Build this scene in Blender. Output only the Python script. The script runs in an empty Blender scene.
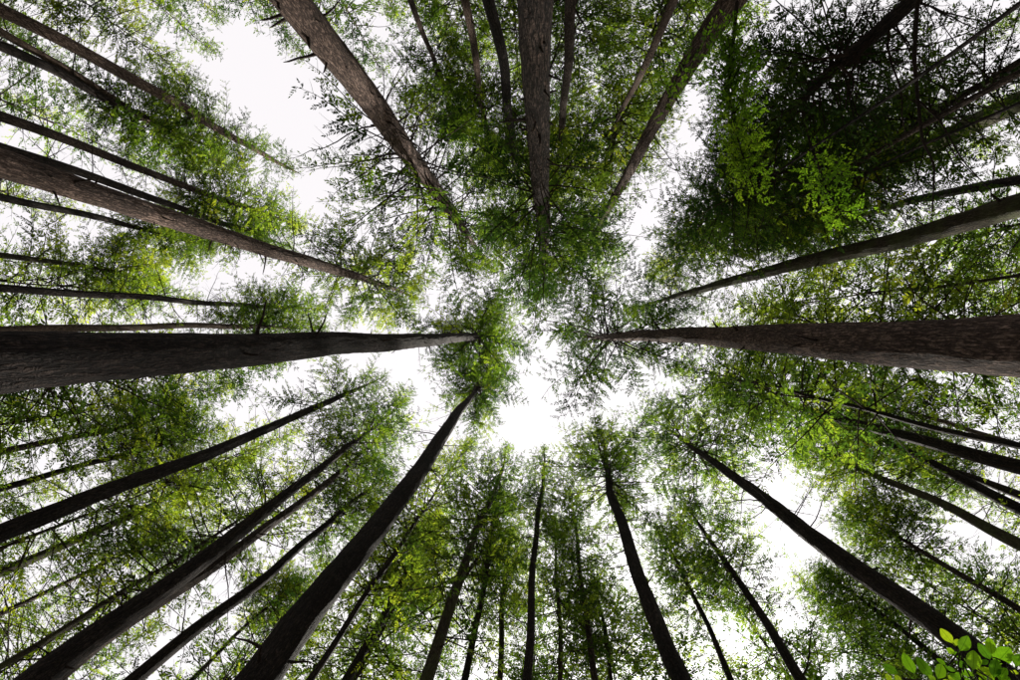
import bpy, math, random
import numpy as np
from mathutils import Vector, Matrix

# ------------------------------------------------------------------ camera
scn = bpy.context.scene
F = 510.0                       # focal length in photo pixels (18 mm on a 36 mm sensor)
CZ = 1.2
cd = bpy.data.cameras.new('camera')
cam = bpy.data.objects.new('camera', cd)
scn.collection.objects.link(cam)
cd.lens = 18.0; cd.sensor_width = 36.0; cd.clip_start = 0.05; cd.clip_end = 3000
R0 = Matrix(((1, 0, 0), (0, -1, 0), (0, 0, -1)))        # looks straight up, image right = +X, image up = -Y
v = (R0 @ Vector((30, 5, -510))).normalized()
ROT = v.rotation_difference(Vector((0, 0, 1))).to_matrix() @ R0
cam.matrix_world = Matrix.Translation((0, 0, CZ)) @ ROT.to_4x4()
scn.camera = cam

# ------------------------------------------------------------------ sky and sun
SUN_EL, SUN_AZ = 53.0, 71.0     # azimuth counted from +X towards +Y
w = bpy.data.worlds.new('World'); scn.world = w; w.use_nodes = True
nt = w.node_tree; nt.nodes.clear()
sky = nt.nodes.new('ShaderNodeTexSky'); sky.sky_type = 'NISHITA'; sky.sun_disc = False
sky.sun_elevation = math.radians(SUN_EL); sky.sun_rotation = math.radians(90 - SUN_AZ)
sky.dust_density = 4.0; sky.air_density = 1.0; sky.ozone_density = 1.0
hs = nt.nodes.new('ShaderNodeHueSaturation'); hs.inputs['Saturation'].default_value = 0.2
mixw = nt.nodes.new('ShaderNodeMixRGB'); mixw.inputs[0].default_value = 0.88
mixw.inputs[2].default_value = (2.78, 2.66, 2.71, 1)      # even white veil of high cloud
bg = nt.nodes.new('ShaderNodeBackground'); bg.inputs[1].default_value = 0.12
ow = nt.nodes.new('ShaderNodeOutputWorld')
nt.links.new(sky.outputs[0], hs.inputs['Color']); nt.links.new(hs.outputs[0], mixw.inputs[1])
nt.links.new(mixw.outputs[0], bg.inputs[0]); nt.links.new(bg.outputs[0], ow.inputs[0])
sd = bpy.data.lights.new('sun', 'SUN'); sd.energy = 5.0; sd.angle = math.radians(3); sd.color = (1.0, 0.94, 0.84)
so = bpy.data.objects.new('sun', sd); scn.collection.objects.link(so)
ce, se = math.cos(math.radians(SUN_EL)), math.sin(math.radians(SUN_EL))
sdir = Vector((ce * math.cos(math.radians(SUN_AZ)), ce * math.sin(math.radians(SUN_AZ)), se))
so.rotation_euler = sdir.to_track_quat('Z', 'Y').to_euler(); so.location = sdir * 90
scn.view_settings.view_transform = 'Standard'; scn.view_settings.look = 'None'
scn.view_settings.exposure = 1.6; scn.view_settings.gamma = 1.0
scn.cycles.max_bounces = 6; scn.cycles.diffuse_bounces = 4; scn.cycles.transmission_bounces = 4
scn.cycles.transparent_max_bounces = 4
scn.cycles.use_denoising = True

rnd = random.Random(11)
rng = np.random.default_rng(5)

# ------------------------------------------------------------------ materials
def newmat(name):
    m = bpy.data.materials.new(name); m.use_nodes = True
    t = m.node_tree; t.nodes.clear()
    return m, t, t.nodes.new, t.links.new

def bark_mat(name, dark, light, moss=0.0, scale=1.0, rough=0.95):
    m, t, N, L = newmat(name)
    out = N('ShaderNodeOutputMaterial'); b = N('ShaderNodeBsdfPrincipled')
    b.inputs['Roughness'].default_value = rough; b.inputs['Specular IOR Level'].default_value = 0.15
    tc = N('ShaderNodeTexCoord'); mp = N('ShaderNodeMapping')
    mp.inputs['Scale'].default_value = (22 * scale, 22 * scale, 7 * scale)
    L(tc.outputs['Object'], mp.inputs[0])
    oi = N('ShaderNodeObjectInfo')
    def ridge(sc, w0, w1, det=3, dist=0.6):
        p_ = N('ShaderNodeMapping'); p_.inputs['Scale'].default_value = tuple(q * scale for q in sc); L(tc.outputs['Object'], p_.inputs[0])
        n_ = N('ShaderNodeTexNoise'); n_.inputs['Scale'].default_value = 1; n_.inputs['Detail'].default_value = det; n_.inputs['Distortion'].default_value = dist
        L(p_.outputs[0], n_.inputs[0])
        a_ = N('ShaderNodeMath'); a_.operation = 'SUBTRACT'; a_.inputs[1].default_value = .5; L(n_.outputs[0], a_.inputs[0])
        b_ = N('ShaderNodeMath'); b_.operation = 'ABSOLUTE'; L(a_.outputs[0], b_.inputs[0])
        r_ = N('ShaderNodeMapRange'); r_.inputs[1].default_value = 0; r_.inputs[2].default_value = .14; r_.inputs[3].default_value = w0; r_.inputs[4].default_value = w1
        L(b_.outputs[0], r_.inputs[0]); return r_
    ra, rb_ = ridge((17, 17, 2.6), 0, 1), ridge((13, 13, 8), .35, 1, 4, 1.0)
    n1 = N('ShaderNodeTexNoise'); n1.inputs['Scale'].default_value = 0.8; n1.inputs['Detail'].default_value = 7
    n1.inputs['Roughness'].default_value = 0.72
    L(mp.outputs[0], n1.inputs[0])
    m0 = N('ShaderNodeMath'); m0.operation = 'MULTIPLY'; L(ra.outputs[0], m0.inputs[0]); L(rb_.outputs[0], m0.inputs[1])
    ml = N('ShaderNodeMath'); ml.operation = 'MULTIPLY'; L(m0.outputs[0], ml.inputs[0]); L(n1.outputs[0], ml.inputs[1])
    c1 = N('ShaderNodeMixRGB'); c1.inputs[1].default_value = (*dark, 1); c1.inputs[2].default_value = (*light, 1)
    r1 = N('ShaderNodeMapRange'); r1.inputs[1].default_value = 0.05; r1.inputs[2].default_value = 0.62
    L(ml.outputs[0], r1.inputs[0]); L(r1.outputs[0], c1.inputs[0])
    # broad weathering along the stem
    n2 = N('ShaderNodeTexNoise'); n2.inputs['Scale'].default_value = 0.55; n2.inputs['Detail'].default_value = 4
    L(tc.outputs['Object'], n2.inputs[0])
    r2 = N('ShaderNodeMapRange'); r2.inputs[1].default_value = 0.3; r2.inputs[2].default_value = 0.7
    r2.inputs[3].default_value = 0.5; r2.inputs[4].default_value = 1.3
    L(n2.outputs[0], r2.inputs[0])
    c2 = N('ShaderNodeMixRGB'); c2.blend_type = 'MULTIPLY'; c2.inputs[0].default_value = 1.0
    L(c1.outputs[0], c2.inputs[1]); L(r2.outputs[0], c2.inputs[2])
    # lichen and moss patches
    n3 = N('ShaderNodeTexNoise'); n3.inputs['Scale'].default_value = 1.7; n3.inputs['Detail'].default_value = 7
    n3.inputs['Roughness'].default_value = 0.65
    L(tc.outputs['Object'], n3.inputs[0])
    r3 = N('ShaderNodeMapRange'); r3.inputs[1].default_value = 0.60 - 0.22 * moss; r3.inputs[2].default_value = 0.78 - 0.15 * moss
    r3.inputs[4].default_value = 0.12 + 0.6 * moss
    L(n3.outputs[0], r3.inputs[0])
    c3 = N('ShaderNodeMixRGB'); c3.inputs[2].default_value = (0.07, 0.085, 0.03, 1) if moss > 0 else (0.16, 0.16, 0.13, 1)
    L(r3.outputs[0], c3.inputs[0]); L(c2.outputs[0], c3.inputs[1])
    hv = N('ShaderNodeHueSaturation'); L(c3.outputs[0], hv.inputs['Color'])
    rv = N('ShaderNodeMapRange'); rv.inputs[3].default_value = 0.8; rv.inputs[4].default_value = 1.2
    L(oi.outputs['Random'], rv.inputs[0]); L(rv.outputs[0], hv.inputs['Value'])
    L(hv.outputs[0], b.inputs['Base Color'])
    bp = N('ShaderNodeBump'); bp.inputs['Strength'].default_value = 0.9; bp.inputs['Distance'].default_value = 0.09
    L(ml.outputs[0], bp.inputs['Height']); L(bp.outputs[0], b.inputs['Normal'])
    L(b.outputs[0], out.inputs[0])
    return m

def leaf_mat(name, cols, trans=0.45, tboost=1.6, rough=0.55):
    m, t, N, L = newmat(name)
    out = N('ShaderNodeOutputMaterial')
    at = N('ShaderNodeAttribute'); at.attribute_name = 'rnd'
    oi = N('ShaderNodeObjectInfo')
    tc = N('ShaderNodeTexCoord')
    nz = N('ShaderNodeTexNoise'); nz.inputs['Scale'].default_value = 0.45; nz.inputs['Detail'].default_value = 2
    L(tc.outputs['Object'], nz.inputs[0])
    ad = N('ShaderNodeMath'); ad.operation = 'MULTIPLY_ADD'; ad.inputs[1].default_value = 0.5
    L(at.outputs['Fac'], ad.inputs[0])
    m2 = N('ShaderNodeMapRange'); m2.inputs[1].default_value = 0.38; m2.inputs[2].default_value = 0.62
    m2.inputs[3].default_value = 0.0; m2.inputs[4].default_value = 0.5
    L(nz.outputs[0], m2.inputs[0]); L(m2.outputs[0], ad.inputs[2])
    cr = N('ShaderNodeValToRGB'); e = cr.color_ramp.elements
    e[0].position = 0.0; e[0].color = (*cols[0], 1); e[1].position = 1.0; e[1].color = (*cols[-1], 1)
    for i, c in enumerate(cols[1:-1]):
        x = e.new((.36, .66)[i]); x.color = (*c, 1)
    L(ad.outputs[0], cr.inputs[0])
    hv = N('ShaderNodeHueSaturation'); L(cr.outputs[0], hv.inputs['Color'])
    rv = N('ShaderNodeMapRange'); rv.inputs[3].default_value = 0.8; rv.inputs[4].default_value = 1.25
    L(oi.outputs['Random'], rv.inputs[0]); L(rv.outputs[0], hv.inputs['Value'])
    b = N('ShaderNodeBsdfPrincipled'); b.inputs['Roughness'].default_value = rough
    b.inputs['Specular IOR Level'].default_value = 0.08
    L(hv.outputs[0], b.inputs['Base Color'])
    tr = N('ShaderNodeBsdfTranslucent')
    mu = N('ShaderNodeMixRGB'); mu.blend_type = 'MULTIPLY'; mu.inputs[0].default_value = 1
    mu.inputs[2].default_value = (tboost * 1.05, tboost, tboost * 0.55, 1)
    L(hv.outputs[0], mu.inputs[1]); L(mu.outputs[0], tr.inputs[0])
    mx = N('ShaderNodeMixShader'); mx.inputs[0].default_value = trans
    L(b.outputs[0], mx.inputs[1]); L(tr.outputs[0], mx.inputs[2]); L(mx.outputs[0], out.inputs[0])
    return m

M = {}
M['bark'] = bark_mat('bark_brown', (0.010, 0.008, 0.007), (0.20, 0.145, 0.122))
M['bark_fine'] = bark_mat('bark_fine', (0.018, 0.013, 0.011), (0.18, 0.13, 0.105), scale=1.7)
M['bark_dark'] = bark_mat('bark_dark', (0.008, 0.0065, 0.0065), (0.078, 0.058, 0.051), scale=1.3)
M['bark_moss'] = bark_mat('bark_mossy', (0.024, 0.020, 0.014), (0.13, 0.105, 0.075), moss=0.8, scale=1.3)
M['bark_pale'] = bark_mat('bark_pale', (0.05, 0.036, 0.029), (0.30, 0.215, 0.17), scale=1.6)
M['bark_sunlit'] = bark_mat('bark_sunlit', (0.030, 0.020, 0.017), (0.34, 0.245, 0.205), scale=1.3)  # brown bark lightened: the sunlit look of these stems is painted into its colour
M['twig'] = bark_mat('twig_wood', (0.03, 0.022, 0.02), (0.10, 0.075, 0.065), scale=2.5)
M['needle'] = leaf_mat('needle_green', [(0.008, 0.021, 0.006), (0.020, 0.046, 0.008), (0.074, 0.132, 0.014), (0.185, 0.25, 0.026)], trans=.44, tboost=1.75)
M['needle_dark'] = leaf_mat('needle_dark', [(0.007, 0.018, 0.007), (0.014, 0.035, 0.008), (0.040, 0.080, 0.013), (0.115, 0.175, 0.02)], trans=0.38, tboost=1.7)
M['needle_yellow'] = leaf_mat('needle_yellow', [(0.012, 0.026, 0.006), (0.034, 0.065, 0.010), (0.112, 0.17, 0.016), (0.24, 0.28, 0.028)], trans=0.47, tboost=1.75)
M['needle_shade'] = leaf_mat('needle_shaded', [(0.009, 0.022, 0.008), (0.016, 0.041, 0.010), (0.040, 0.084, 0.014), (0.10, 0.165, 0.02)], trans=0.4, tboost=1.6)  # same needles darkened: canopy shade painted into the colour of the four shaded conifers
M['broadleaf'] = leaf_mat('broadleaf_lime', [(0.028, 0.075, 0.008), (0.062, 0.14, 0.011), (0.115, 0.225, 0.016), (0.19, 0.30, 0.025)], trans=0.5, tboost=1.9)

def ground_mat():
    m, t, N, L = newmat('forest_floor')
    out = N('ShaderNodeOutputMaterial'); b = N('ShaderNodeBsdfPrincipled'); b.inputs['Roughness'].default_value = 1
    n = N('ShaderNodeTexNoise'); n.inputs['Scale'].default_value = 1.3; n.inputs['Detail'].default_value = 9
    tc = N('ShaderNodeTexCoord'); L(tc.outputs['Object'], n.inputs[0])
    cr = N('ShaderNodeValToRGB'); e = cr.color_ramp.elements
    e[0].position = 0.35; e[0].color = (0.045, 0.03, 0.02, 1); e[1].position = 0.65; e[1].color = (0.10, 0.085, 0.04, 1)
    L(n.outputs[0], cr.inputs[0]); L(cr.outputs[0], b.inputs['Base Color']); L(b.outputs[0], out.inputs[0])
    return m
M['ground'] = ground_mat()

# ------------------------------------------------------------------ helpers
def link(name, data, parent=None):
    o = bpy.data.objects.new(name, data); scn.collection.objects.link(o)
    if parent is not None: o.parent = parent
    return o

def quad_mesh(name, verts, quads, mats, mat_idx=None, rndv=None, smooth=None):
    me = bpy.data.meshes.new(name)
    verts = np.asarray(verts, np.float32); quads = np.asarray(quads, np.int32)
    n = len(quads)
    me.vertices.add(len(verts)); me.vertices.foreach_set('co', verts.ravel())
    me.loops.add(n * 4); me.loops.foreach_set('vertex_index', quads.ravel())
    me.polygons.add(n); me.polygons.foreach_set('loop_start', np.arange(0, n * 4, 4, dtype=np.int32))
    for m in mats: me.materials.append(m)
    if mat_idx is not None: me.polygons.foreach_set('material_index', np.asarray(mat_idx, np.int32))
    if smooth is not None:
        me.polygons.foreach_set('use_smooth', np.broadcast_to(np.asarray(smooth, bool), (n,)).copy())
    if rndv is not None:
        a = me.attributes.new('rnd', 'FLOAT', 'FACE'); a.data.foreach_set('value', np.asarray(rndv, np.float32))
    me.update(calc_edges=True)
    return me

def tube(path, rad, sides=3):
    """open tapered tube round a polyline -> verts, quads"""
    P = np.asarray(path, float); r = np.asarray(rad, float); n = len(P)
    T = np.gradient(P, axis=0); T /= np.linalg.norm(T, axis=1)[:, None] + 1e-9
    up = np.array([0, 0, 1.0]) if abs(T[:, 2]).mean() < 0.8 else np.array([1.0, 0, 0])
    A = np.cross(T, up); A /= np.linalg.norm(A, axis=1)[:, None] + 1e-9
    B = np.cross(T, A)
    ang = np.arange(sides) * 2 * np.pi / sides
    V = P[:, None, :] + r[:, None, None] * (np.cos(ang)[None, :, None] * A[:, None, :] + np.sin(ang)[None, :, None] * B[:, None, :])
    V = V.reshape(-1, 3)
    i, j = np.meshgrid(np.arange(n - 1), np.arange(sides), indexing='ij')
    j2 = (j + 1) % sides
    Q = np.stack([i * sides + j, i * sides + j2, (i + 1) * sides + j2, (i + 1) * sides + j], -1).reshape(-1, 4)
    return V, Q

class Geo:
    def __init__(s): s.v = []; s.q = []; s.m = []; s.r = []; s.n = 0
    def add(s, V, Q, mat, r=None):
        V = np.asarray(V); Q = np.asarray(Q)
        s.v.append(V); s.q.append(Q + s.n); s.n += len(V)
        s.m.append(np.full(len(Q), mat) if np.isscalar(mat) else mat)
        s.r.append(np.zeros(len(Q)) if r is None else r)
    def arrays(s):
        return np.concatenate(s.v), np.concatenate(s.q), np.concatenate(s.m), np.concatenate(s.r)

def unit(a): return a / (np.linalg.norm(a, axis=-1, keepdims=True) + 1e-9)

def leaf_cards(base, direc, normal, ln, wd, shape='diamond'):
    """flat little sprays: base (n,3), direction, approximate normal, length and width arrays"""
    side = unit(np.cross(direc, normal)); n = len(base)
    mid = base + direc * (ln * 0.5)[:, None]
    nn = unit(np.cross(side, direc))
    V = np.empty((n, 4, 3))
    V[:, 0] = base
    V[:, 1] = mid + side * (wd * 0.5)[:, None]
    V[:, 2] = base + direc * ln[:, None] - nn * (ln * 0.08)[:, None]
    V[:, 3] = mid - side * (wd * 0.5)[:, None]
    Q = np.arange(n * 4).reshape(n, 4)
    return V.reshape(-1, 3), Q

def bough_template(L, R, fine=1.0, bare=0.12, flat=1.0, broad=False):
    """a live bough growing along +X: limb, side twigs, needle sprays"""
    g = Geo()
    n = 7
    s = np.linspace(0, 1, n)
    ph = R.uniform(0, 6.3); sag = R.uniform(0.05, 0.22)
    wob = R.uniform(0.02, 0.07) * L
    def curve(t):
        t = np.asarray(t, float)
        return np.stack([t * L, wob * np.sin(2.2 * np.pi * t * 0.8 + ph) * t, L * (0.10 * t - sag * t ** 2.2)], -1)
    rad = (0.010 + 0.007 * L) * (1 - 0.85 * s)
    V, Q = tube(curve(s), rad, 3); g.add(V, Q, 1)
    step = 0.21 * fine ** 0.5
    bases, dirs, nors, lens, wids = [], [], [], [], []
    t = min(bare, .08 * L) + R.uniform(0, 0.05); sidei = 1
    while t < 0.985:
        p = curve(t); tang = unit(curve(min(t + 0.02, 1.0)) - curve(t - 0.02))
        sidei = -sidei
        if R.random() < 0.88 or not bases:
            a = math.radians(R.uniform(40, 70)) * sidei
            l = (0.27 * L * (1 - t) ** 0.75 * min(1, 0.35 + t * 2.2) + 0.17) * R.uniform(0.45, 1.3)
            l = min(l, 1.8)
            side = unit(np.array([-tang[1], tang[0], 0.0]))
            up = np.cross(tang, side)
            d = unit(math.cos(a) * tang + math.sin(a) * side + R.uniform(-0.30, 0.18) * up)
            m = max(3, int(l / (0.070 * fine)))
            tt = (np.arange(m) + 0.5) / m
            kd, kc = -R.uniform(.1, .3) * l, R.uniform(-0.2, 0.2) * l
            pts = p + d * (tt * l)[:, None] + np.stack([0 * tt, kc * tt ** 2, kd * tt ** 2], -1)
            endp = p + d * l + np.array([0, kc, kd])
            sw = unit(np.cross(d, np.array([0, 0, 1.0]))) * (0.004 + 0.005 * l)
            mp_ = pts[m // 2]
            g.add(np.array([p - sw, p + sw, mp_ + sw * .6, mp_ - sw * .6, endp + sw * 0.2, endp - sw * 0.2]), [[0, 1, 2, 3], [3, 2, 4, 5]], 1)
            roll = R.normal(0, .35); lift = R.normal(0, .12)
            hz = unit(np.cross(np.array([0, 0, 1.0]), d)); vz = np.cross(d, hz)
            sd_ = math.cos(roll) * hz + math.sin(roll) * vz; nz_ = math.cos(roll) * vz - math.sin(roll) * hz
            if R.random() < .13 and bases: t += step / L * R.uniform(0.6, 1.4); continue      # a bare twig
            for sg in (-1, 1):
                keep = R.random(m) < 0.88
                k = keep.sum()
                if k == 0: continue
                aa = np.radians(R.uniform(36, 60, k)) * sg
                dd = np.cos(aa)[:, None] * d + np.sin(aa)[:, None] * sd_ + lift * nz_
                dd = unit(dd + R.normal(0, 0.13, (k, 3)))
                ll = R.uniform(0.13, 0.24, k) * fine * (1.2 - 0.65 * tt[keep]) * min(1.2, .6 + l * .6)
                bases.append(pts[keep]); dirs.append(dd); lens.append(ll)
                nors.append(unit(nz_ + R.normal(0, 0.25, (k, 3))))
                wids.append(ll * (R.uniform(0.42, 0.6, k) if broad else R.uniform(0.31, 0.45, k)))
            bases.append(endp[None]); dirs.append(d[None]); lens.append(np.array([0.16 * fine])); wids.append(np.array([0.06 * fine]))
            nors.append(nz_[None])
        t += step / L * R.uniform(0.6, 1.4)
    b = np.concatenate(bases); d = np.concatenate(dirs); nn = np.concatenate(nors)
    ll = np.concatenate(lens); ww = np.concatenate(wids)
    V, Q = leaf_cards(b, d, nn, ll, ww)
    g.add(V, Q, 0, R.random(len(Q)))
    return g.arrays()

LENS = [0.7, 1.2, 1.9, 2.8, 3.8, 5.0]
TPL = {}
def templates(kind):
    if kind not in TPL:
        R = np.random.default_rng({'std': 1, 'fine': 2, 'broad': 3, 'sparse': 4, 'vfine': 6}[kind])
        fine = {'std': 0.84, 'fine': 0.66, 'broad': 0.62, 'sparse': 0.86, 'vfine': 0.6}[kind]
        bare = {'std': 0.16, 'fine': 0.14, 'broad': 0.12, 'sparse': 0.38, 'vfine': 0.14}[kind]
        TPL[kind] = [[bough_template(L, R, fine, bare, broad=(kind == 'broad')) for _ in range(5)] for L in LENS]
    return TPL[kind]

def rotz(a):
    c, s = math.cos(a), math.sin(a); return np.array([[c, -s, 0], [s, c, 0], [0, 0, 1]])
def roty(a):
    c, s = math.cos(a), math.sin(a); return np.array([[c, 0, s], [0, 1, 0], [-s, 0, c]])
def rotx(a):
    c, s = math.cos(a), math.sin(a); return np.array([[1, 0, 0], [0, c, -s], [0, s, c]])

def ray(px, py):
    d = ROT @ Vector(((px - 510) / F, (340 - py) / F, -1)); return np.array(d) / d.z
def pt(px, py, h):                 # the point at height h above the camera seen at that place
    return np.array([0, 0, CZ]) + ray(px, py) * h

# dead, leafless branches: a handful of shapes shared by all the trees
def dead_branch(R, L):
    g = Geo(); n = 8; s = np.linspace(0, 1, n)
    k1, k2 = R.uniform(-.15, .15), R.uniform(-.28, .12)
    P = np.stack([s * L, k1 * L * s ** 2 + np.cumsum(R.normal(0, .012 * L, n)), k2 * L * s ** 1.7 + np.cumsum(R.normal(0, .012 * L, n))], -1)
    P[0] = (-0.03, 0, 0)
    rad = (0.008 + 0.0075 * L) * (1 - .85 * s); g.add(*tube(P, rad, 4), 0)
    for i in range(int(R.integers(7, 14))):
        t = R.uniform(.2, .95); p = np.array([np.interp(t, s, P[:, c]) for c in range(3)])
        a = math.radians(R.uniform(30, 75)) * R.choice([-1, 1]); l = L * R.uniform(.10, .34) * (1.15 - t)
        d = np.array([math.cos(a), math.sin(a), R.uniform(-.5, .3)]); q = np.linspace(0, 1, 4)
        pp = p + d * (q * l)[:, None] + np.stack([0 * q, 0 * q, -.15 * l * q ** 2], -1) + R.normal(0, .02 * l, (4, 3)) * q[:, None]
        g.add(*tube(pp, (.006 + .005 * l) * (1 - .7 * q), 3), 0)
    V, Q, m, r = g.arrays()
    return quad_mesh('dead_branch', V, Q, [M['twig']], smooth=True)
RB = np.random.default_rng(77)
DEAD = [dead_branch(RB, l) for l in (1.0, 1.3, 1.6, 1.9, 2.2, 2.6, 3.0, 3.4, 1.5, 2.4)]

def stub(R, L):
    s = np.array([0, .05, .12, .3, .6, .85, 1.0]); r = np.array([.075, .06, .042, .03, .024, .018, .006]) * R.uniform(.8, 1.2)
    P = np.stack([s * L - .05, R.normal(0, .012, 7) * s, -.2 * L * s * s + R.normal(0, .012, 7) * s], -1)
    return quad_mesh('branch_stub', *tube(P, r, 7), [M['twig']], smooth=True)
STUB = [stub(RB, l) for l in (.15, .22, .3, .45, .7)]

# ------------------------------------------------------------------ ground
gm = bpy.data.meshes.new('ground')
gn = 60; ext = 900.0
u = np.linspace(-1, 1, gn); u = np.sign(u) * np.abs(u) ** 2.2 * ext
gx, gy = np.meshgrid(u, u)
gz = 0.12 * np.sin(gx * .21 + 1) * np.cos(gy * .17) - 0.12
gv = np.stack([gx, gy, gz], -1).reshape(-1, 3)
ii, jj = np.meshgrid(np.arange(gn - 1), np.arange(gn - 1), indexing='ij')
gq = np.stack([ii * gn + jj, ii * gn + jj + 1, (ii + 1) * gn + jj + 1, (ii + 1) * gn + jj], -1).reshape(-1, 4)
go = link('ground', quad_mesh('ground', gv, gq, [M['ground']], smooth=True)); go['kind'] = 'structure'

# ------------------------------------------------------------------ trees
def smooth1(a, k):
    if k < 2: return a
    pad = np.concatenate([np.full(k, a[0]), a, np.full(k, a[-1])])
    ker = np.hanning(2 * k + 1); ker /= ker.sum()
    return np.convolve(pad, ker, 'same')[k:-k]

def trunk_mesh(zs, C, D, sides, relief, mat, R):
    n = len(zs); ang = np.arange(sides) * 2 * np.pi / sides
    rr = np.repeat((D / 2)[:, None], sides, 1)
    ph = R.uniform(0, 6.3, 6)
    lob = 0.05 * np.sin(2 * ang[None] + ph[0] + zs[:, None] * .09) + 0.035 * np.sin(3 * ang[None] + ph[1] - zs[:, None] * .13) + 0.02 * np.sin(5 * ang[None] + ph[2] + zs[:, None] * .3)
    rr *= 1 + lob
    if relief > 0:          # furrowed bark plates: ridges that wander up the stem and break up
        m = R.random((n // 3 + 3, sides)); m = np.repeat(m, 3, 0)[:n]
        m = (m + np.roll(m, 1, 0) + np.roll(m, 2, 0)) / 3
        rr += relief * (m - .5) * 2 * np.minimum(1, D / 0.25)[:, None]
        rr *= 1 + 0.02 * R.normal(0, 1, (n, 1)).cumsum(0) / np.sqrt(np.arange(1, n + 1))[:, None]
    V = np.stack([C[:, 0:1] + rr * np.cos(ang), C[:, 1:2] + rr * np.sin(ang), np.repeat(zs[:, None], sides, 1)], -1).reshape(-1, 3)
    i, j = np.meshgrid(np.arange(n - 1), np.arange(sides), indexing='ij'); j2 = (j + 1) % sides
    Q = np.stack([i * sides + j, i * sides + j2, (i + 1) * sides + j2, (i + 1) * sides + j], -1).reshape(-1, 4)
    return quad_mesh('trunk', V, Q, [mat], smooth=True)

def crown_mesh(cfun, z0, z1, Rc, nb, kind, mats, R, low=0.5, shape=0.75, side=None, gaps=0.25, droop=0.0, clump=0.0):
    """live boughs in loose whorls from z0 up to z1 round the stem cfun(z)"""
    tp = templates(kind); g = Geo()
    zz = z0 + (z1 - z0) * R.beta(1.05, 1.0, nb); zz.sort()
    k1, k2, p1, p2 = R.uniform(.25, .6), R.uniform(.4, .9), R.uniform(0, 6.3), R.uniform(0, 6.3)
    az = R.uniform(0, 6.3)
    for z in zz:
        t = (z - z0) / (z1 - z0)
        az += 2.4 + R.uniform(-.5, .5)
        a = az
        if side is not None and R.random() < 0.75:
            a = side + R.normal(0, .9)
        # whole sectors thin out: gaps where the sky shows
        if math.sin(k1 * z + p1 + 2 * a) * math.sin(k2 * z + p2 - a) > 1 - 2.2 * gaps and R.random() < .8: continue
        prof = (1 - t) ** shape * (low + (1 - low) * min(1, t * 3.0)) + 0.10
        L = max(.45, Rc * prof * R.uniform(.62, 1.15))
        i = int(np.argmin([abs(L - q) for q in LENS])); V, Q, m, r = tp[i][R.integers(5)]
        pitch = math.radians(-18 + 45 * t + R.normal(0, 8) - droop * (1 - t))
        M3 = rotz(a) @ roty(-pitch) @ rotx(R.normal(0, .3))
        c = cfun(z)
        W = (V * (L / LENS[i])) @ M3.T + np.array([c[0], c[1], z])
        g.add(W, Q, m, np.clip(r * .7 + R.normal(.15, .3), 0, 1))
    # the leader
    for k in range(7):
        V, Q, m, r = tp[0][R.integers(5)]
        c = cfun(z1 - 0.25 * k)
        W = (V * R.uniform(.6, 1.1)) @ (rotz(R.uniform(0, 6.3)) @ roty(-math.radians(R.uniform(30, 80)))).T + np.array([c[0], c[1], z1 - .25 * k])
        g.add(W, Q, m, r)
    V, Q, m, r = g.arrays()
    return quad_mesh('crown', V, Q, mats, m, r)

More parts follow.
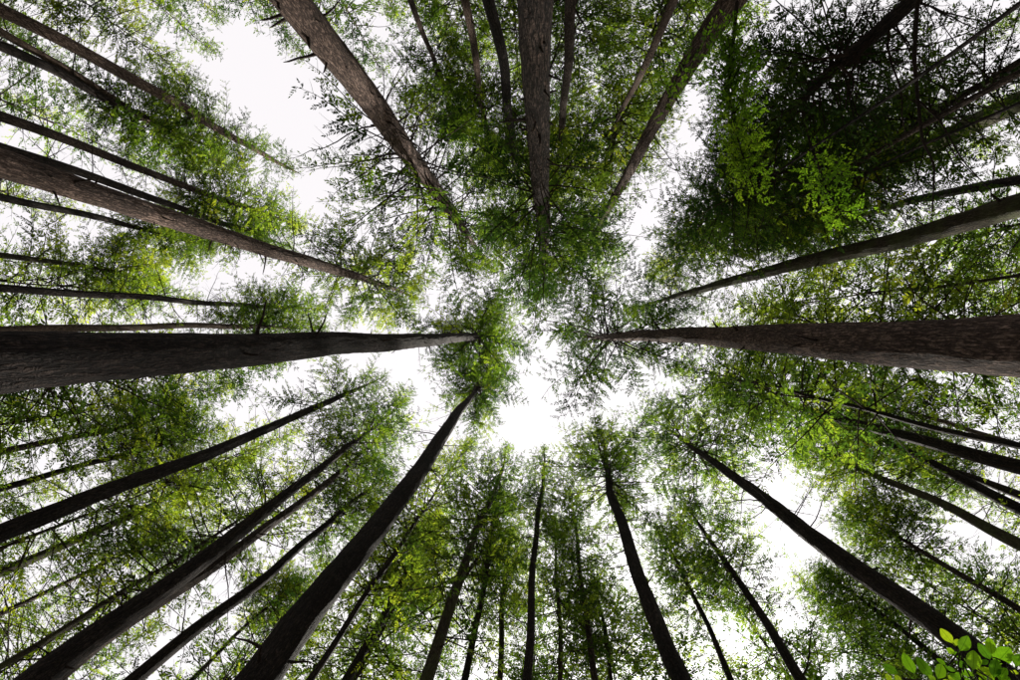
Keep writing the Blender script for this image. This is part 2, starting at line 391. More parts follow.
POOL = {}
FRONT = []
def pool_crown(kind, v, leaf):
    """crowns of the smaller trees: a few grown crowns, 20 m long and 4 m out, shared and scaled"""
    if (kind, v) not in POOL:
        POOL[kind, v] = crown_mesh(lambda z: np.zeros(2), 0.0, 20.0, 4.0, {'std': 150, 'sparse': 115}.get(kind, 100), kind, [M[leaf], M['twig']], np.random.default_rng(900 + v * 7 + len(kind)), gaps=(.18, .3, .12, .24, .16, .28)[v])
    return POOL[kind, v]
def tree(label, pts, tip, H, d=None, D=None, rb=None, Rc=3.6, nb=60, bark='bark_fine', leaf='needle', kind='std', dead=10,
         dlo=None, dhi=None, group=None, cat='tree', name='conifer_tree', relief=None, seed=0, fork=None, shared=None, dsc=1.0, **ck):
    R = np.random.default_rng(abs(hash((round(tip[0] * 7 + tip[1] * 13), seed))) % (2 ** 31))
    if shared is None: shared = not (pts and pts[0][2] >= 17) and kind in ('std', 'sparse')
    Hc = H - CZ
    rt = ray(*tip); rhoT = math.hypot(rt[0], rt[1]); dT = rhoT * Hc
    if not pts:                                   # stem hidden by leaves: plain upright stem
        base = pt(*tip, Hc); zs_c = [0, H * .5]; Cs = [base[:2], base[:2]]; Ds = [D, D * .75]
    else:
        rA = ray(pts[0][0], pts[0][1]); rhoA = math.hypot(rA[0], rA[1])
        dA = d if d is not None else dT
        hA = dA / rhoA; k = (dT - dA) / (Hc - hA)
        zs_c, Cs, Ds = [], [], []
        for (x, y, wpx) in pts:
            q = ray(x, y); rho = math.hypot(q[0], q[1]); h = (dA - k * hA) / (rho - k)
            p = pt(x, y, h); zs_c.append(p[2]); Cs.append(p[:2]); Ds.append(wpx * h / F)
    pT = pt(*tip, Hc)
    A = np.array([*Cs[0], zs_c[0]]); dirv = (pT - A) / (pT[2] - A[2]); base = A - dirv * A[2]
    zc = np.array([0] + list(zs_c if zs_c[0] > .01 else [0.01] + zs_c[1:]) + [H]); Cc = np.array([base[:2]] + [c for c in Cs] + [pT[:2]])
    Dc = np.array([Ds[0] * 1.12] + Ds + [0.03])
    Dc = np.minimum.accumulate(Dc)
    o = np.argsort(zc); zc, Cc, Dc = zc[o], Cc[o], Dc[o]
    big = Ds[0] > 0 and (pts and pts[0][2] >= 17)
    dz = 0.16 if big else 0.45
    sides = (44 if pts[0][2] > 28 else 30) if big else 14
    n = int(H / dz) + 1
    zs = np.linspace(0, H, n)
    k = max(2, int(1.6 / dz))
    C = np.stack([smooth1(np.interp(zs, zc, Cc[:, 0]), k), smooth1(np.interp(zs, zc, Cc[:, 1]), k)], -1)
    wv = R.uniform(0, 6.3, 4); am = 0.03 if big else 0.06
    C += am * np.stack([np.sin(zs * .31 + wv[0]) + .5 * np.sin(zs * .83 + wv[1]), np.sin(zs * .27 + wv[2]) + .5 * np.sin(zs * .91 + wv[3])], -1) * np.minimum(1, zs / 6)[:, None]
    Dd = smooth1(np.interp(zs, zc, Dc), k)
    Dd *= 1 + 0.55 * np.exp(-zs / .5)
    base = np.array([C[0, 0], C[0, 1], -0.2])
    if pts: FRONT.append((tip[0], tip[1], ' '.join(label.split(',')[0].split()[:11])))
    root = link(name, None); root.location = base
    root['label'] = label; root['category'] = cat
    if group: root['group'] = group
    Cl = C - base[:2]; zl = zs + 0.2
    zl[0] = 0.0
    rel = relief if relief is not None else (0.016 if big else 0.0)
    link('trunk', trunk_mesh(zl, Cl, Dd, sides, rel, M[bark], R), root)
    cf = lambda z: np.array([np.interp(z, zl, Cl[:, 0]), np.interp(z, zl, Cl[:, 1])])
    df = lambda z: np.interp(z, zl, Dd)
    if rb is None: rb = 1.9
    zb = (math.hypot(base[0], base[1]) * F / rb + CZ) if rb > 10 else H / rb
    zb = min(zb, H * .9)
    if shared and nb:
        o = link('crown', pool_crown(kind, int(R.integers(6)), leaf), root)
        c0, c1 = cf(zb), cf(H + .1); ln = H + .1 - zb
        ax = Vector((c1[0] - c0[0], c1[1] - c0[1], ln))
        o.rotation_mode = 'QUATERNION'
        from mathutils import Quaternion
        o.rotation_quaternion = Vector((0, 0, 1)).rotation_difference(ax.normalized()) @ Quaternion((0, 0, 1), R.uniform(0, 6.28))
        o.location = (c0[0], c0[1], zb); sx = Rc / 4.0; o.scale = (sx, sx, ax.length / 20.0)
        o.material_slots[0].link = 'OBJECT'; o.material_slots[0].material = M[leaf]
    elif nb: link('crown', crown_mesh(cf, zb, H + .1, Rc, nb, kind, [M[leaf], M['twig']], R, **ck), root)
    lo = max(zb * .6, 12) if dlo is None else dlo; hi = zb + (H - zb) * .35 if dhi is None else dhi
    for i in range(int(dead * 2.1)):
        z = R.uniform(lo, hi); a = R.uniform(0, 6.3); c = cf(z)
        b = link('branch', DEAD[R.integers(len(DEAD))], root)
        b.location = (c[0] + math.cos(a) * df(z) * .42, c[1] + math.sin(a) * df(z) * .42, z)
        b.rotation_euler = (R.uniform(-1, 1), math.radians(R.uniform(-22, 26)), a)
        s = R.uniform(.4, 1.0) * min(1.0, .5 + df(z) * 1.2) * dsc; b.scale = (s, s, s)
    if big:
        for i in range(int(9 + 40 * Dd[0] * .6)):
            z = R.uniform(9, zb * 1.02); a = R.uniform(0, 6.3); c = cf(z)
            b = link('branch_stub', STUB[R.integers(len(STUB))], root)
            b.location = (c[0] + math.cos(a) * df(z) * .44, c[1] + math.sin(a) * df(z) * .44, z)
            b.rotation_euler = (R.uniform(-1, 1), math.radians(R.uniform(-30, 20)), a); q = R.uniform(.5, 1.3) * (.4 + df(z)); b.scale = (q, q, q)
    if fork:                                      # a second stem leaving the first
        fz, fx = fork['z'], fork['pts']
        P = [np.array([*cf(fz), fz])]
        for (x, y, h) in fx: P.append(pt(x, y, h) - base)
        P = np.array(P); s = np.linspace(0, 1, len(P)); q = np.linspace(0, 1, 24)
        P = np.stack([np.interp(q, s, P[:, c]) for c in range(3)], -1)
        V, Q = tube(P, fork['r'] * (1 - .8 * q), 10)
        link('fork', quad_mesh('fork', V, Q, [M[bark]], smooth=True), root)
    return root, base, cf

BGD = 'slim background conifers'
# --- the great near stems
tree('thick straight conifer stem with grey-brown plated bark, single stem ending in a dark dense crown', [(536, -10, 37), (538, 100, 31), (540, 185, 22), (543, 240, 12)], (545, 292), 48, d=5.6, rb=175, Rc=5.8, nb=166, bark='bark', leaf='needle_dark', dead=12, gaps=.2)
tree('thick brown conifer stem with dark knots beside the widest sky gap', [(283, -10, 37), (340, 60, 31), (387, 123, 22), (430, 183, 14), (457, 220, 9)], (490, 268), 47, d=9.2, rb=270, Rc=6.5, nb=145, bark='bark_sunlit', kind='sparse', dead=60, dsc=1.2, dlo=17)
tree('thickest conifer stem, nearly black rugged bark, crown a small green star at its end', [(-10, 368, 62), (170, 358, 45), (340, 344, 21), (473, 337, 8)], (492, 334), 50, d=4.9, rb=76, Rc=6.1, nb=142, bark='bark_dark', leaf='needle', dead=9, gaps=.25)
tree('thick tapering conifer stem with flaky brown bark lit along one edge', [(1030, 345, 61), (847, 341, 39), (713, 336, 19), (620, 336, 9)], (584, 338), 50, d=4.9, rb=95, Rc=7.0, nb=121, bark='bark_sunlit', leaf='needle_dark', dead=12, kind='sparse')
tree('long brown conifer stem, sunlit on one flank, largest among parallel slim stems', [(-10, 162, 33), (110, 200, 24), (230, 238, 18), (330, 268, 11)], (415, 296), 47, d=11.5, rb=215, Rc=6.2, nb=121, bark='bark_sunlit', leaf='needle_yellow', dead=16)
tree('tall dark smooth-sided conifer stem rising to a bushy green crown beside the central sky gap', [(255, 690, 40), (300, 625, 33), (375, 530, 23), (430, 455, 15), (460, 410, 9)], (484, 380), 48, d=9.0, rb=120, Rc=5.8, nb=127, bark='bark_dark', dead=12)
tree('straight dark conifer stem passing behind the broad-leaved shrub', [(1015, 688, 27), (940, 626, 24), (860, 571, 20), (807, 531, 15), (747, 485, 10), (705, 457, 6)], (650, 415), 46, d=11.8, rb=205, Rc=6.0, nb=105, bark='bark_dark', dead=32)
tree('big dark conifer stem with a paler twin stem pressed against it', [(30, 686, 32), (67, 652, 26), (180, 578, 18), (240, 530, 14), (293, 490, 9), (340, 453, 6)], (405, 402), 45, d=13, rb=235, Rc=5.2, nb=90, bark='bark_dark', dead=44, dsc=1.1)
tree('paler twin stem running close alongside a big dark conifer', [(25, 702, 18), (120, 625, 15), (200, 575, 12), (270, 525, 9), (330, 482, 6)], (385, 432), 40, rb=240, Rc=4.2, nb=60, bark='bark_fine', dead=22)
tree('dark upright conifer stem with a wide green crown and long bare side branches', [(686, 690, 20), (668, 653, 17), (641, 580, 13), (621, 518, 9), (609, 493, 7)], (603, 430), 44, d=8.6, rb=160, Rc=5.8, nb=127, bark='bark_dark', dead=22)
tree('bright-edged conifer stem with moss under a dark leafy canopy', [(1030, 204, 23), (967, 222, 19), (880, 244, 15), (780, 267, 11), (690, 293, 6)], (632, 308), 45, d=10.5, rb=190, Rc=4.5, nb=67, bark='bark_moss', leaf='needle_dark', dead=16)
STOUT = tree('stout sunlit conifer stem crossed by lime-green leafy boughs', [(740, -8, 25), (705, 40, 19), (668, 100, 14), (640, 150, 11), (612, 203, 7)], (582, 255), 45, d=10, rb=165, Rc=5.2, nb=105, bark='bark_sunlit', leaf='needle', dead=19)
# --- upper edge, thinner stems
tree('slim curved dark stem standing close to the thick plated one', [(486, -8, 13), (503, 70, 10), (513, 145, 7)], (522, 205), 42, rb=210, Rc=4.1, nb=55, bark='bark_dark', leaf='needle', dead=14)
tree('slim pale sunlit stem disappearing into shaded needles', [(462, -8, 9), (475, 60, 8), (483, 108, 5)], (497, 175), 38, rb=255, Rc=4.4, nb=55, bark='bark_pale', leaf='needle', dead=11)
tree('thin grey stem in feathery needles between a pale slim stem and a knotted thick stem', [(409, -8, 7), (427, 40, 5), (441, 78, 4)], (462, 140), 36, rb=300, Rc=4.1, nb=60, bark='bark_fine', dead=8)
tree('slim straight brown stem neighbouring the thick plated one on its brighter side', [(574, -8, 11), (569, 60, 9), (561, 125, 6)], (553, 200), 41, rb=200, Rc=3.9, nb=50, bark='bark_fine', leaf='needle_yellow', dead=11)
tree('crooked slim stem with pale patches beside a lime-green bough', [(668, 12, 8), (650, 52, 7), (635, 85, 6), (620, 115, 4)], (598, 185), 38, rb=240, Rc=4.6, nb=60, bark='bark_pale', leaf='needle_yellow', dead=19)
# --- upper right
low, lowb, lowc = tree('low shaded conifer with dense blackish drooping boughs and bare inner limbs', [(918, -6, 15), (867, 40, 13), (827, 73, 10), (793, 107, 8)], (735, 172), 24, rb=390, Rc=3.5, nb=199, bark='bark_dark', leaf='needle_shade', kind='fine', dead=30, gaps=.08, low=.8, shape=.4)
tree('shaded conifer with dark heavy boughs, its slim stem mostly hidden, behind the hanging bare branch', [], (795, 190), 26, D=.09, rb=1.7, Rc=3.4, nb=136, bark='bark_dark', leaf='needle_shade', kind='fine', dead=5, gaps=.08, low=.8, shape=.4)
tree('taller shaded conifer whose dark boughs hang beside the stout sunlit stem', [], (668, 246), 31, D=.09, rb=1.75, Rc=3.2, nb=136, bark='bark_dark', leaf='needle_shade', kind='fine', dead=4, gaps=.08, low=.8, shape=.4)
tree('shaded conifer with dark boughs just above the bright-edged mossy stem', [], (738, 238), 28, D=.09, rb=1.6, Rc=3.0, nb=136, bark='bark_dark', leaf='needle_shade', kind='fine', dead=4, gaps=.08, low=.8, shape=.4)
tree('rough brown stem half hidden by hanging twigs near the dark canopy', [(1028, 97, 21), (930, 145, 16), (880, 167, 11)], (770, 222), 42, rb=330, Rc=4.9, nb=60, bark='bark_moss', leaf='needle_dark', dead=22)
tree('slim dark stem running next to the bright-edged mossy one', [(1028, 181, 10), (910, 200, 7)], (770, 245), 38, rb=330, Rc=4.1, nb=45, bark='bark_dark', leaf='needle_dark', dead=11)
tree('thin shaded stem behind hanging twigs, half lost in leaves', [(1028, 63, 9), (957, 97, 6)], (850, 150), 36, rb=420, Rc=4.4, nb=60, bark='bark_dark', leaf='needle', dead=14)
# --- upper left
tree('slender straight stem ending bare against open sky', [(-8, 5, 14), (120, 73, 11), (190, 113, 9), (287, 166, 3)], (300, 174), 42, rb=470, Rc=3.4, nb=50, bark='bark_sunlit', kind='sparse', dead=11, shape=1.1)
tree('thin pale sunlit stem crossing another slender stem', [(-8, 28, 8), (55, 63, 8), (120, 102, 6), (190, 145, 4)], (235, 170), 40, rb=500, Rc=4.9, nb=70, bark='bark_pale', dead=14)
tree('thin dark stem overlapping a pale sunlit slender one', [(-8, 40, 11), (60, 72, 9), (110, 101, 7)], (225, 155), 38, rb=520, Rc=4.9, nb=60, bark='bark_dark', dead=22)
tree('slim reddish stem in bright leaves between slender parallel neighbours', [(-8, 114, 12), (100, 153, 9), (173, 182, 7), (270, 215, 4)], (305, 228), 42, rb=400, Rc=4.4, nb=60, bark='bark_fine', leaf='needle_yellow', dead=14)
tree('slim dark stem hugging the long sunlit brown one', [(-8, 146, 10), (120, 187, 8), (235, 226, 5)], (290, 247), 40, rb=390, Rc=4.1, nb=50, bark='bark_dark', dead=14)
tree('thin faint stem seen just past the long sunlit brown one', [(-8, 194, 8), (110, 221, 6)], (215, 248), 38, rb=440, Rc=4.6, nb=60, bark='bark_dark', leaf='needle_yellow', dead=11)
tree('thin mossy stem veiled in bright needles', [(-8, 256, 7), (60, 263, 5)], (165, 281), 34, rb=480, Rc=4.6, nb=70, bark='bark_moss', leaf='needle_yellow', dead=8)
tree('narrow straight dark stem with short bare side twigs near its top', [(-8, 290, 9), (150, 298, 7), (280, 307, 3)], (325, 310), 42, rb=300, Rc=3.4, nb=30, bark='bark_dark', kind='sparse', dead=47)
tree('narrow pale stem lying along the edge of the thickest black one', [(-8, 329, 9), (150, 327, 7), (250, 327, 5)], (325, 327), 40, rb=330, Rc=3.7, nb=40, bark='bark_pale', dead=16)
# --- lower left
tree('thin brown stem closest below the thickest black trunk among loose leaves', [(-8, 451, 7), (100, 433, 5)], (205, 410), 36, rb=470, Rc=4.4, nb=60, bark='bark_fine', dead=11)
tree('thin dark stem between two brown stems amid loose bright leaves', [(-8, 489, 7), (130, 454, 5)], (225, 428), 36, rb=460, Rc=4.1, nb=50, bark='bark_dark', dead=14)
tree('medium dark stem with a clean straight edge, free of branches until its leafy end', [(-8, 536, 19), (107, 491, 15), (213, 453, 11), (338, 397, 5)], (385, 377), 44, rb=260, Rc=4.6, nb=55, bark='bark_dark', dead=14)
tree('slim mossy stem wrapped in yellow-green sprays', [(-8, 576, 11), (60, 547, 9), (127, 516, 7)], (255, 455), 40, rb=500, Rc=4.6, nb=75, bark='bark_moss', leaf='needle_yellow', dead=11)
tree('thin bare dying stem with tangled leafless twigs', [(-8, 620, 6), (100, 566, 4)], (185, 528), 33, rb=350, Rc=2.7, nb=14, bark='bark_fine', kind='sparse', dead=58, dsc=1.5)
tree('thin reddish dying stem with crossing bare twigs beside the twin stems', [(10, 660, 7), (75, 624, 6), (130, 588, 4)], (215, 540), 33, rb=330, Rc=2.7, nb=12, bark='bark_fine', kind='sparse', dead=58, dsc=1.5)
tree('dark medium stem between the twin stems and the tall smooth dark one', [(122, 688, 15), (200, 627, 12), (270, 573, 9), (333, 519, 6)], (395, 468), 42, rb=300, Rc=4.6, nb=65, bark='bark_dark', dead=22)
tree('small thin stem in yellow leaves at the foot of taller dark neighbours', [(180, 688, 5), (230, 640, 4)], (300, 580), 34, rb=400, Rc=4.1, nb=55, bark='bark_dark', leaf='needle_yellow', dead=11)
# --- lower edge
tree('leaning dark stem with a feathery pointed crown of its own', [(343, 688, 10), (383, 613, 7), (410, 563, 4)], (438, 512), 36, rb=300, Rc=4.1, nb=75, bark='bark_dark', leaf='needle_yellow', dead=14)
tree('mossy forked stem clad in green sprays from low down', [(421, 688, 15), (453, 600, 12), (473, 543, 8), (497, 483, 4)], (508, 447), 42, rb=330, Rc=3.9, nb=90, bark='bark_moss', dead=11, fork=dict(z=19, pts=[(478, 558, 24), (503, 506, 28)], r=.10))
tree('thin dark stem right beside the mossy forked one', [(460, 688, 8), (480, 603, 6), (493, 533, 4)], (503, 480), 38, rb=250, Rc=3.2, nb=30, bark='bark_dark', dead=14)
tree('thin stem with yellowish sprays between two dark straight stems', [(497, 688, 6), (503, 596, 5)], (512, 530), 34, rb=290, Rc=3.4, nb=50, bark='bark_moss', leaf='needle_yellow', dead=8)
tree('slim straight dark pole-like stem, almost branchless, with a needle-thin top', [(524, 688, 10), (533, 586, 8), (540, 500, 5), (543, 475, 4)], (545, 448), 43, rb=230, Rc=2.7, nb=38, bark='bark_dark', dead=8, low=.6)
tree('thin stem hidden in a dense narrow column of green', [(560, 688, 5), (557, 590, 4)], (555, 515), 33, rb=345, Rc=3.2, nb=85, bark='bark_fine', dead=5)
tree('slim reddish stem next to a bright strip of sky', [(597, 688, 7), (585, 600, 5), (577, 543, 4)], (570, 490), 38, rb=280, Rc=3.2, nb=50, bark='bark_fine', dead=11)
tree('short thin stem with a ragged low top among taller stems', [(613, 688, 4), (605, 626, 3)], (597, 580), 28, rb=330, Rc=2.4, nb=45, bark='bark_dark', dead=5)
tree('thin dark stem with drooping twigs between two bigger leaning stems', [(737, 688, 7), (710, 630, 5), (685, 580, 4)], (655, 525), 36, rb=310, Rc=3.9, nb=65, bark='bark_dark', dead=16)
tree('mid-sized curved dark stem with open ragged foliage', [(806, 688, 11), (767, 623, 8), (737, 580, 6), (710, 540, 4)], (675, 490), 38, rb=330, Rc=4.1, nb=70, bark='bark_dark', dead=19)
# --- lower right
tree('thin stem half hidden beneath the straight dark one by the shrub', [(965, 682, 7), (933, 656, 6), (887, 620, 4)], (820, 570), 34, rb=420, Rc=4.1, nb=60, bark='bark_dark', dead=11)
tree('thin stem with fine drooping grey twigs', [(1028, 617, 7), (940, 560, 5)], (845, 505), 35, rb=420, Rc=4.6, nb=70, bark='bark_fine', dead=25)
tree('mossy dark stem with a long side limb in yellow-green foliage', [(1028, 547, 12), (953, 510, 8), (867, 473, 5)], (790, 440), 40, rb=380, Rc=4.6, nb=75, bark='bark_moss', leaf='needle_yellow', dead=16)
tree('slim dark clean stem, middle one of three running close together', [(1028, 512, 11), (973, 483, 9), (910, 453, 7)], (815, 415), 41, rb=350, Rc=4.4, nb=55, bark='bark_dark', dead=14)
tree('stouter dark stem, outermost of three running close together toward the flaky brown trunk', [(1028, 469, 14), (947, 447, 11), (860, 423, 8), (770, 400, 4)], (712, 385), 43, rb=280, Rc=4.9, nb=75, bark='bark_dark', dead=16)
tree('short thick-barked stub of stem showing between two slim dark stems', [(1028, 499, 9), (995, 487, 7)], (900, 448), 36, rb=420, Rc=3.9, nb=40, bark='bark_dark', dead=8)
tree('thin pale stem with sparse twigs just under the flaky brown trunk', [(1028, 449, 6), (947, 421, 4)], (850, 396), 36, rb=380, Rc=4.4, nb=50, bark='bark_pale', dead=25)

# --- trees further back, their stems mostly hidden in their own leaves
BACK = [(150,40,38),(60,120,36),(335,35,36),(385,75,36),(90,215,36),(150,165,38),(70,270,34),
        (95,415,36),(60,485,34),(160,500,36),(235,385,38),(285,360,40),(335,560,36),(385,615,33),
        (450,610,32),(535,600,32),(640,600,33),(765,625,33),(860,640,33),(925,560,34),
        (870,590,34),(950,490,35),(905,420,36),(960,400,35),(880,290,36),(960,270,35),(960,150,36),
        (985,40,36),(605,70,38),(640,120,38),(560,50,36),(445,40,36),(520,80,36),(20,30,34),(20,200,34),
        (225,25,37),(275,5,36),(190,80,37),(400,25,38),(650,275,46),(690,250,44),
        (740,310,44),(940,245,36),(845,265,38),(985,300,35),(125,340,37),(200,300,39),(60,60,35),(110,100,36),
        (440,520,39),(470,440,46),(930,350,37),(610,150,42),(690,60,37),(560,140,42),(480,90,40),
        (985,110,35),(990,580,33),(40,400,35),(672,365,46),(706,335,45),(300,430,42),(345,455,43),(795,575,36),(845,530,37),(715,575,37),(160,620,33),(215,55,38),(305,55,39),(180,560,35),(250,645,33),(60,600,33),(905,650,32),(720,650,32),(620,640,32),(590,560,37),(830,600,34),(320,620,33)]
NAMED = []
for i, (x, y, h) in enumerate(BACK):
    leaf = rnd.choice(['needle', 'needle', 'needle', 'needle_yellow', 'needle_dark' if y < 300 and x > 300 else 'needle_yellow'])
    for near in sorted(FRONT, key=lambda f: math.hypot(f[0] - x, f[1] - y)):
        lab = {'needle': 'leafy green', 'needle_yellow': 'leafy yellowish', 'needle_dark': 'leafy darker'}[leaf] + ' conifer behind the ' + near[2]
        if lab not in NAMED: break
    NAMED.append(lab)
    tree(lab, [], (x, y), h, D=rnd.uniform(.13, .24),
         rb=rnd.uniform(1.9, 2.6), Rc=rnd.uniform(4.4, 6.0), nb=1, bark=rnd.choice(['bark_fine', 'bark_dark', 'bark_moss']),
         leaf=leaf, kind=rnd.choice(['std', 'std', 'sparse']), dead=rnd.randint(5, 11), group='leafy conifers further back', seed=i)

# --- near sunlit leafy boughs, on their trees
def tube_part(name, path, rad, parent, base, mat, sides=7):
    P = np.array(path) - base; s = np.linspace(0, 1, len(P)); q = np.linspace(0, 1, 4 * len(P))
    P = np.stack([smooth1(np.interp(q, s, P[:, c]), 2) for c in range(3)], -1)
    V, Q = tube(P, np.interp(q, [0, 1], rad), sides)
    return link(name, quad_mesh(name, V, Q, [mat], smooth=True), parent)

def leafy_bough(root, base, px, n, Ls, r0, seed, leaf='broadleaf'):
    R = np.random.default_rng(seed); tp = templates('broad')
    P = np.array([pt(*p) for p in px]) - base
    s = np.linspace(0, 1, len(P)); g = Geo()
    q = np.linspace(0, 1, 20); PP = np.stack([np.interp(q, s, P[:, c]) for c in range(3)], -1)
    g.add(*tube(PP, r0 * (1 - .8 * q), 6), 1)
    for k in range(n):
        t = R.uniform(.18, 1) ** .8; c = np.array([np.interp(t, s, P[:, i]) for i in range(3)])
        L = R.uniform(*Ls) * (1.1 - .45 * t); i = int(np.argmin([abs(L - z) for z in LENS])); V, Q, m, r = tp[i][R.integers(5)]
        W = (V * (L / LENS[i])) @ (rotz(R.uniform(0, 6.3)) @ roty(math.radians(R.uniform(-5, 40))) @ rotx(R.normal(0, .4))).T + c
        g.add(W, Q, m, np.clip(r * .7 + R.normal(.2, .2), 0, 1))
    V, Q, m, r = g.arrays()
    o = link('bough', quad_mesh('bough', V, Q, [M[leaf], M['twig']], m, r), root)
    return o
st, stb, stc = STOUT
leafy_bough(st, stb, [(737, 2, 12.4), (733, 45, 12.0), (728, 90, 11.6), (738, 140, 11.2), (755, 192, 10.8)], 130, (.55, 1.0), .05, 3)['label'] = 'hanging bough of lime-green lit leaves'
leafy_bough(st, stb, [(700, 48, 12.8), (680, 70, 12.4), (664, 110, 12.0)], 16, (.5, .9), .035, 4)
leafy_bough(low, lowb, [(800, 100, 16.5), (812, 150, 14.6), (828, 190, 13.0), (842, 215, 12.2)], 48, (.6, 1.1), .05, 5)
tube_part('branch', [pt(918, -8, 11.3), pt(914, 60, 10.9), pt(918, 100, 10.6), pt(922, 140, 10.3), pt(935, 165, 10.0), pt(932, 215, 9.7)], (.045, .012), low, lowb, M['twig'])
tube_part('branch', [pt(918, 100, 10.6), pt(940, 120, 10.5), pt(962, 160, 10.3), pt(990, 190, 10.0)], (.022, .007), low, lowb, M['twig'])
for (a_, b_, c_) in [((867, 40), (850, 75), (845, 110)), ((850, 54), (815, 60), (790, 66)), ((838, 64), (855, 80), (848, 104))]:
    h0 = 13.2
    tube_part('branch', [pt(*a_, h0), pt(*b_, h0 + .2), pt(*c_, h0 - .1)], (.045, .012), low, lowb, M['twig'])

# --- the broad-leaved shrub close by
def shrub_leaf_mat():
    m, t, N, L = newmat('shrub_leaf')
    out = N('ShaderNodeOutputMaterial'); oi = N('ShaderNodeObjectInfo'); tc = N('ShaderNodeTexCoord')
    cr = N('ShaderNodeValToRGB'); e = cr.color_ramp.elements
    e[0].color = (0.045, 0.13, 0.012, 1); e[1].color = (0.25, 0.36, 0.025, 1)
    e.new(.5).color = (0.09, 0.22, 0.014, 1); e.new(.8).color = (0.15, 0.29, 0.018, 1)
    L(oi.outputs['Random'], cr.inputs[0])
    sx = N('ShaderNodeSeparateXYZ'); L(tc.outputs['Object'], sx.inputs[0])
    ab = N('ShaderNodeMath'); ab.operation = 'ABSOLUTE'; L(sx.outputs[1], ab.inputs[0])
    mid = N('ShaderNodeMapRange'); mid.inputs[1].default_value = .008; mid.inputs[2].default_value = .03; mid.inputs[3].default_value = 1; mid.inputs[4].default_value = 0
    L(ab.outputs[0], mid.inputs[0])
    wv = N('ShaderNodeMath'); wv.operation = 'MULTIPLY_ADD'; wv.inputs[1].default_value = -.75; L(ab.outputs[0], wv.inputs[0]); L(sx.outputs[0], wv.inputs[2])
    sn = N('ShaderNodeMath'); sn.operation = 'MULTIPLY'; sn.inputs[1].default_value = 46; L(wv.outputs[0], sn.inputs[0])
    si = N('ShaderNodeMath'); si.operation = 'SINE'; L(sn.outputs[0], si.inputs[0])
    vr = N('ShaderNodeMapRange'); vr.inputs[1].default_value = .8; vr.inputs[2].default_value = 1; vr.inputs[4].default_value = .45; L(si.outputs[0], vr.inputs[0])
    mxv = N('ShaderNodeMath'); mxv.operation = 'MAXIMUM'; L(mid.outputs[0], mxv.inputs[0]); L(vr.outputs[0], mxv.inputs[1])
    cm = N('ShaderNodeMixRGB'); cm.blend_type = 'MULTIPLY'; cm.inputs[2].default_value = (.55, .62, .5, 1)
    L(mxv.outputs[0], cm.inputs[0]); L(cr.outputs[0], cm.inputs[1])
    nz = N('ShaderNodeTexNoise'); nz.inputs['Scale'].default_value = 5; L(tc.outputs['Object'], nz.inputs[0])
    nr = N('ShaderNodeMapRange'); nr.inputs[3].default_value = .75; nr.inputs[4].default_value = 1.2; L(nz.outputs[0], nr.inputs[0])
    c2 = N('ShaderNodeMixRGB'); c2.blend_type = 'MULTIPLY'; c2.inputs[0].default_value = 1; L(cm.outputs[0], c2.inputs[1]); L(nr.outputs[0], c2.inputs[2])
    b = N('ShaderNodeBsdfPrincipled'); b.inputs['Roughness'].default_value = .42; b.inputs['Specular IOR Level'].default_value = .3
    tr = N('ShaderNodeBsdfTranslucent'); mx = N('ShaderNodeMixShader'); mx.inputs[0].default_value = .68
    mu = N('ShaderNodeMixRGB'); mu.blend_type = 'MULTIPLY'; mu.inputs[0].default_value = 1; mu.inputs[2].default_value = (2.7, 2.4, .9, 1)
    L(c2.outputs[0], mu.inputs[1]); L(c2.outputs[0], b.inputs['Base Color']); L(mu.outputs[0], tr.inputs[0])
    L(b.outputs[0], mx.inputs[1]); L(tr.outputs[0], mx.inputs[2]); L(mx.outputs[0], out.inputs[0])
    return m
M['shrub_leaf'] = shrub_leaf_mat()
def ovate(asp, R):
    """blade along +X, unit length, with a short stalk, folded along the midrib and bent"""
    xs = np.array([-.22, 0, .06, .16, .3, .46, .62, .78, .9, .97, 1.0])
    hw = np.array([.012, .012, .09, .2, .29, .325, .31, .24, .145, .06, .004]) * asp * 1.1
    b1, b2, tw = R.uniform(.05, .28), R.uniform(.05, .22), R.uniform(-.35, .35)
    rows = []
    for x, hh in zip(xs, hw):
        for f in (-1, -.5, 0, .5, 1):
            y = f * hh * (1 + .04 * R.normal()); z = -b1 * x * x + b2 * abs(f) * hh * 1.6 + tw * x * y
            rows.append((x, y, z))
    n, k = len(xs), 5
    Q = [[i * k + j, (i + 1) * k + j, (i + 1) * k + j + 1, i * k + j + 1] for i in range(n - 1) for j in range(k - 1)]
    return quad_mesh('leaf', rows, Q, [M['shrub_leaf']], smooth=True)
RS = np.random.default_rng(21)
BLADE = [ovate(a_, RS) for a_ in (.82, .9, .95, 1.0, .86, .78)]
CAMP = np.array([0, 0, CZ])
def pd(px, py, dist):
    q = ray(px, py); return CAMP + q / np.linalg.norm(q) * dist
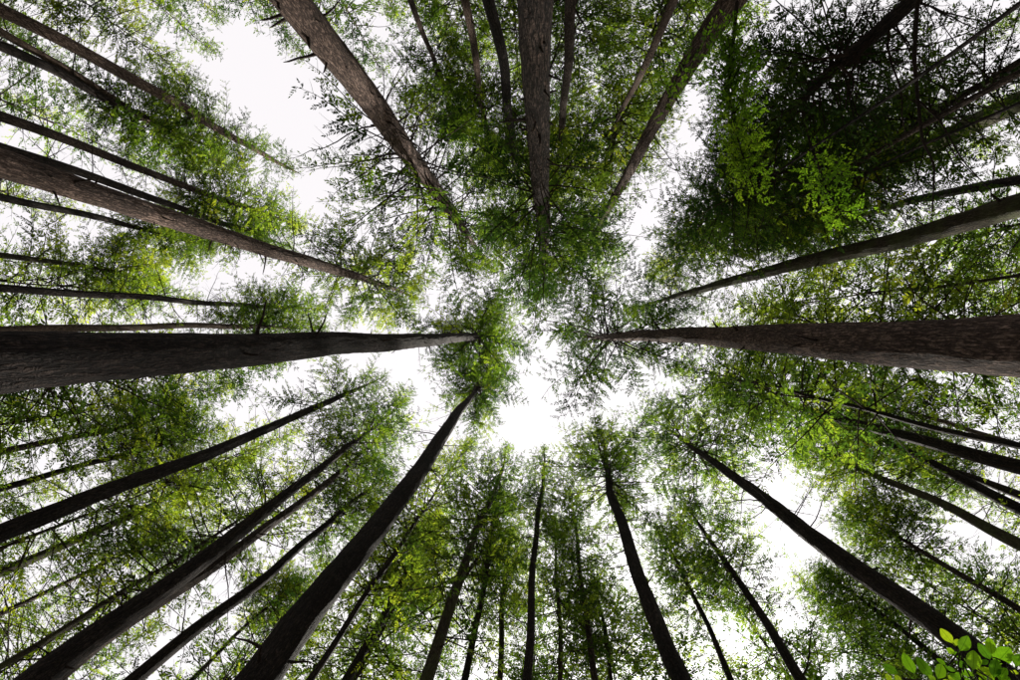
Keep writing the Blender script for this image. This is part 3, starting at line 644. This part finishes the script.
SL = [(590,275,515,185),(612,292,622,248),(640,322,690,238),(828,378,762,282),(838,345,828,243),(868,412,948,308),(346,468,277,348),(456,494,368,372),
      (243,468,143,415),(720,442,732,333),(694,437,612,393),(610,345,550,310),(585,335,668,375),(497,502,526,408),(610,455,540,418),(722,482,638,452),
      (745,470,832,446),(850,492,872,380),(765,405,820,388),(888,512,926,428),(850,540,846,468),(938,388,972,345),(262,530,228,478),(205,530,165,470),
      (360,540,322,492),(545,415,490,372),(725,540,660,495),(640,515,575,470),(990,420,1030,345),(740,455,755,405),(680,560,610,512),(590,550,530,505),
      (770,560,792,488),(920,560,945,492),(650,470,600,500),(560,480,610,530),(700,420,668,370),(880,470,930,520),(800,470,770,520),(480,520,440,480),
      (790,590,840,540),(640,600,590,580),(960,450,1010,470),(900,600,960,570),(530,600,470,570),(720,640,690,590),(1040,520,1090,480),(420,590,370,570),
      (1000,560,1060,560),(840,660,880,610),(1080,430,1130,390),(600,680,550,650)]
shrub = link('shrub', None)
sb = np.array([1.75, 1.35, -.1]); shrub.location = sb
shrub['label'] = 'broad-leaved shrub with bright translucent oval leaves close beside the straight dark stem'; shrub['category'] = 'shrub'
def cpx(x, y): return 860 + x / 6.375, 600 + y / 6.375
cent = pd(*cpx(760, 620), 1.75)
stems = [[sb + (0, 0, 0), (sb + cent) / 2 + (.05, -.03, .1), pd(*cpx(800, 640), 1.8), pd(*cpx(740, 470), 1.72), pd(*cpx(640, 320), 1.66)],
         [sb + (.05, .03, 0), (sb + cent) / 2 + (-.06, .08, .05), pd(*cpx(600, 700), 1.78), pd(*cpx(480, 540), 1.7), pd(*cpx(250, 500), 1.64)],
         [sb + (-.03, .05, 0), (sb + cent) / 2 + (.1, .06, .1), pd(*cpx(880, 660), 1.82), pd(*cpx(870, 500), 1.76), pd(*cpx(930, 400), 1.7)]]
nodes = []
for P in stems:
    tube_part('stem', P, (.011, .002), shrub, sb, M['twig'], 6)
    P = np.array(P); q = np.linspace(.45, 1, 30); s_ = np.linspace(0, 1, len(P))
    nodes += [np.array([np.interp(t, s_, P[:, c]) for c in range(3)]) for t in q]
nodes = np.array(nodes)
for (x0, y0, x1, y1) in SL:
    dist = RS.uniform(1.58, 1.78)
    B = pd(*cpx(x0, y0), dist); T = pd(*cpx(x1, y1), dist + RS.uniform(-.012, .012))
    ax = T - B; ln = np.linalg.norm(ax) * 1.02; ax /= ln / 1.02
    nrm = unit((B - CAMP) + RS.normal(0, .42, 3)); y_ = unit(np.cross(nrm, ax)); z_ = np.cross(ax, y_)
    o = link('leaf', BLADE[RS.integers(len(BLADE))], shrub)
    mw = Matrix(((ax[0], y_[0], z_[0], 0), (ax[1], y_[1], z_[1], 0), (ax[2], y_[2], z_[2], 0), (0, 0, 0, 1)))
    o.matrix_local = Matrix.Translation(Vector(B - sb)) @ mw @ Matrix.Scale(ln, 4)
    e_ = B - ax * ln * .2; nn = nodes[np.argmin(np.linalg.norm(nodes - e_, axis=1))]
    tube_part('twig', [nn, (nn + e_) / 2 + RS.normal(0, .004, 3), e_], (.0022, .0010), shrub, sb, M['twig'], 5)
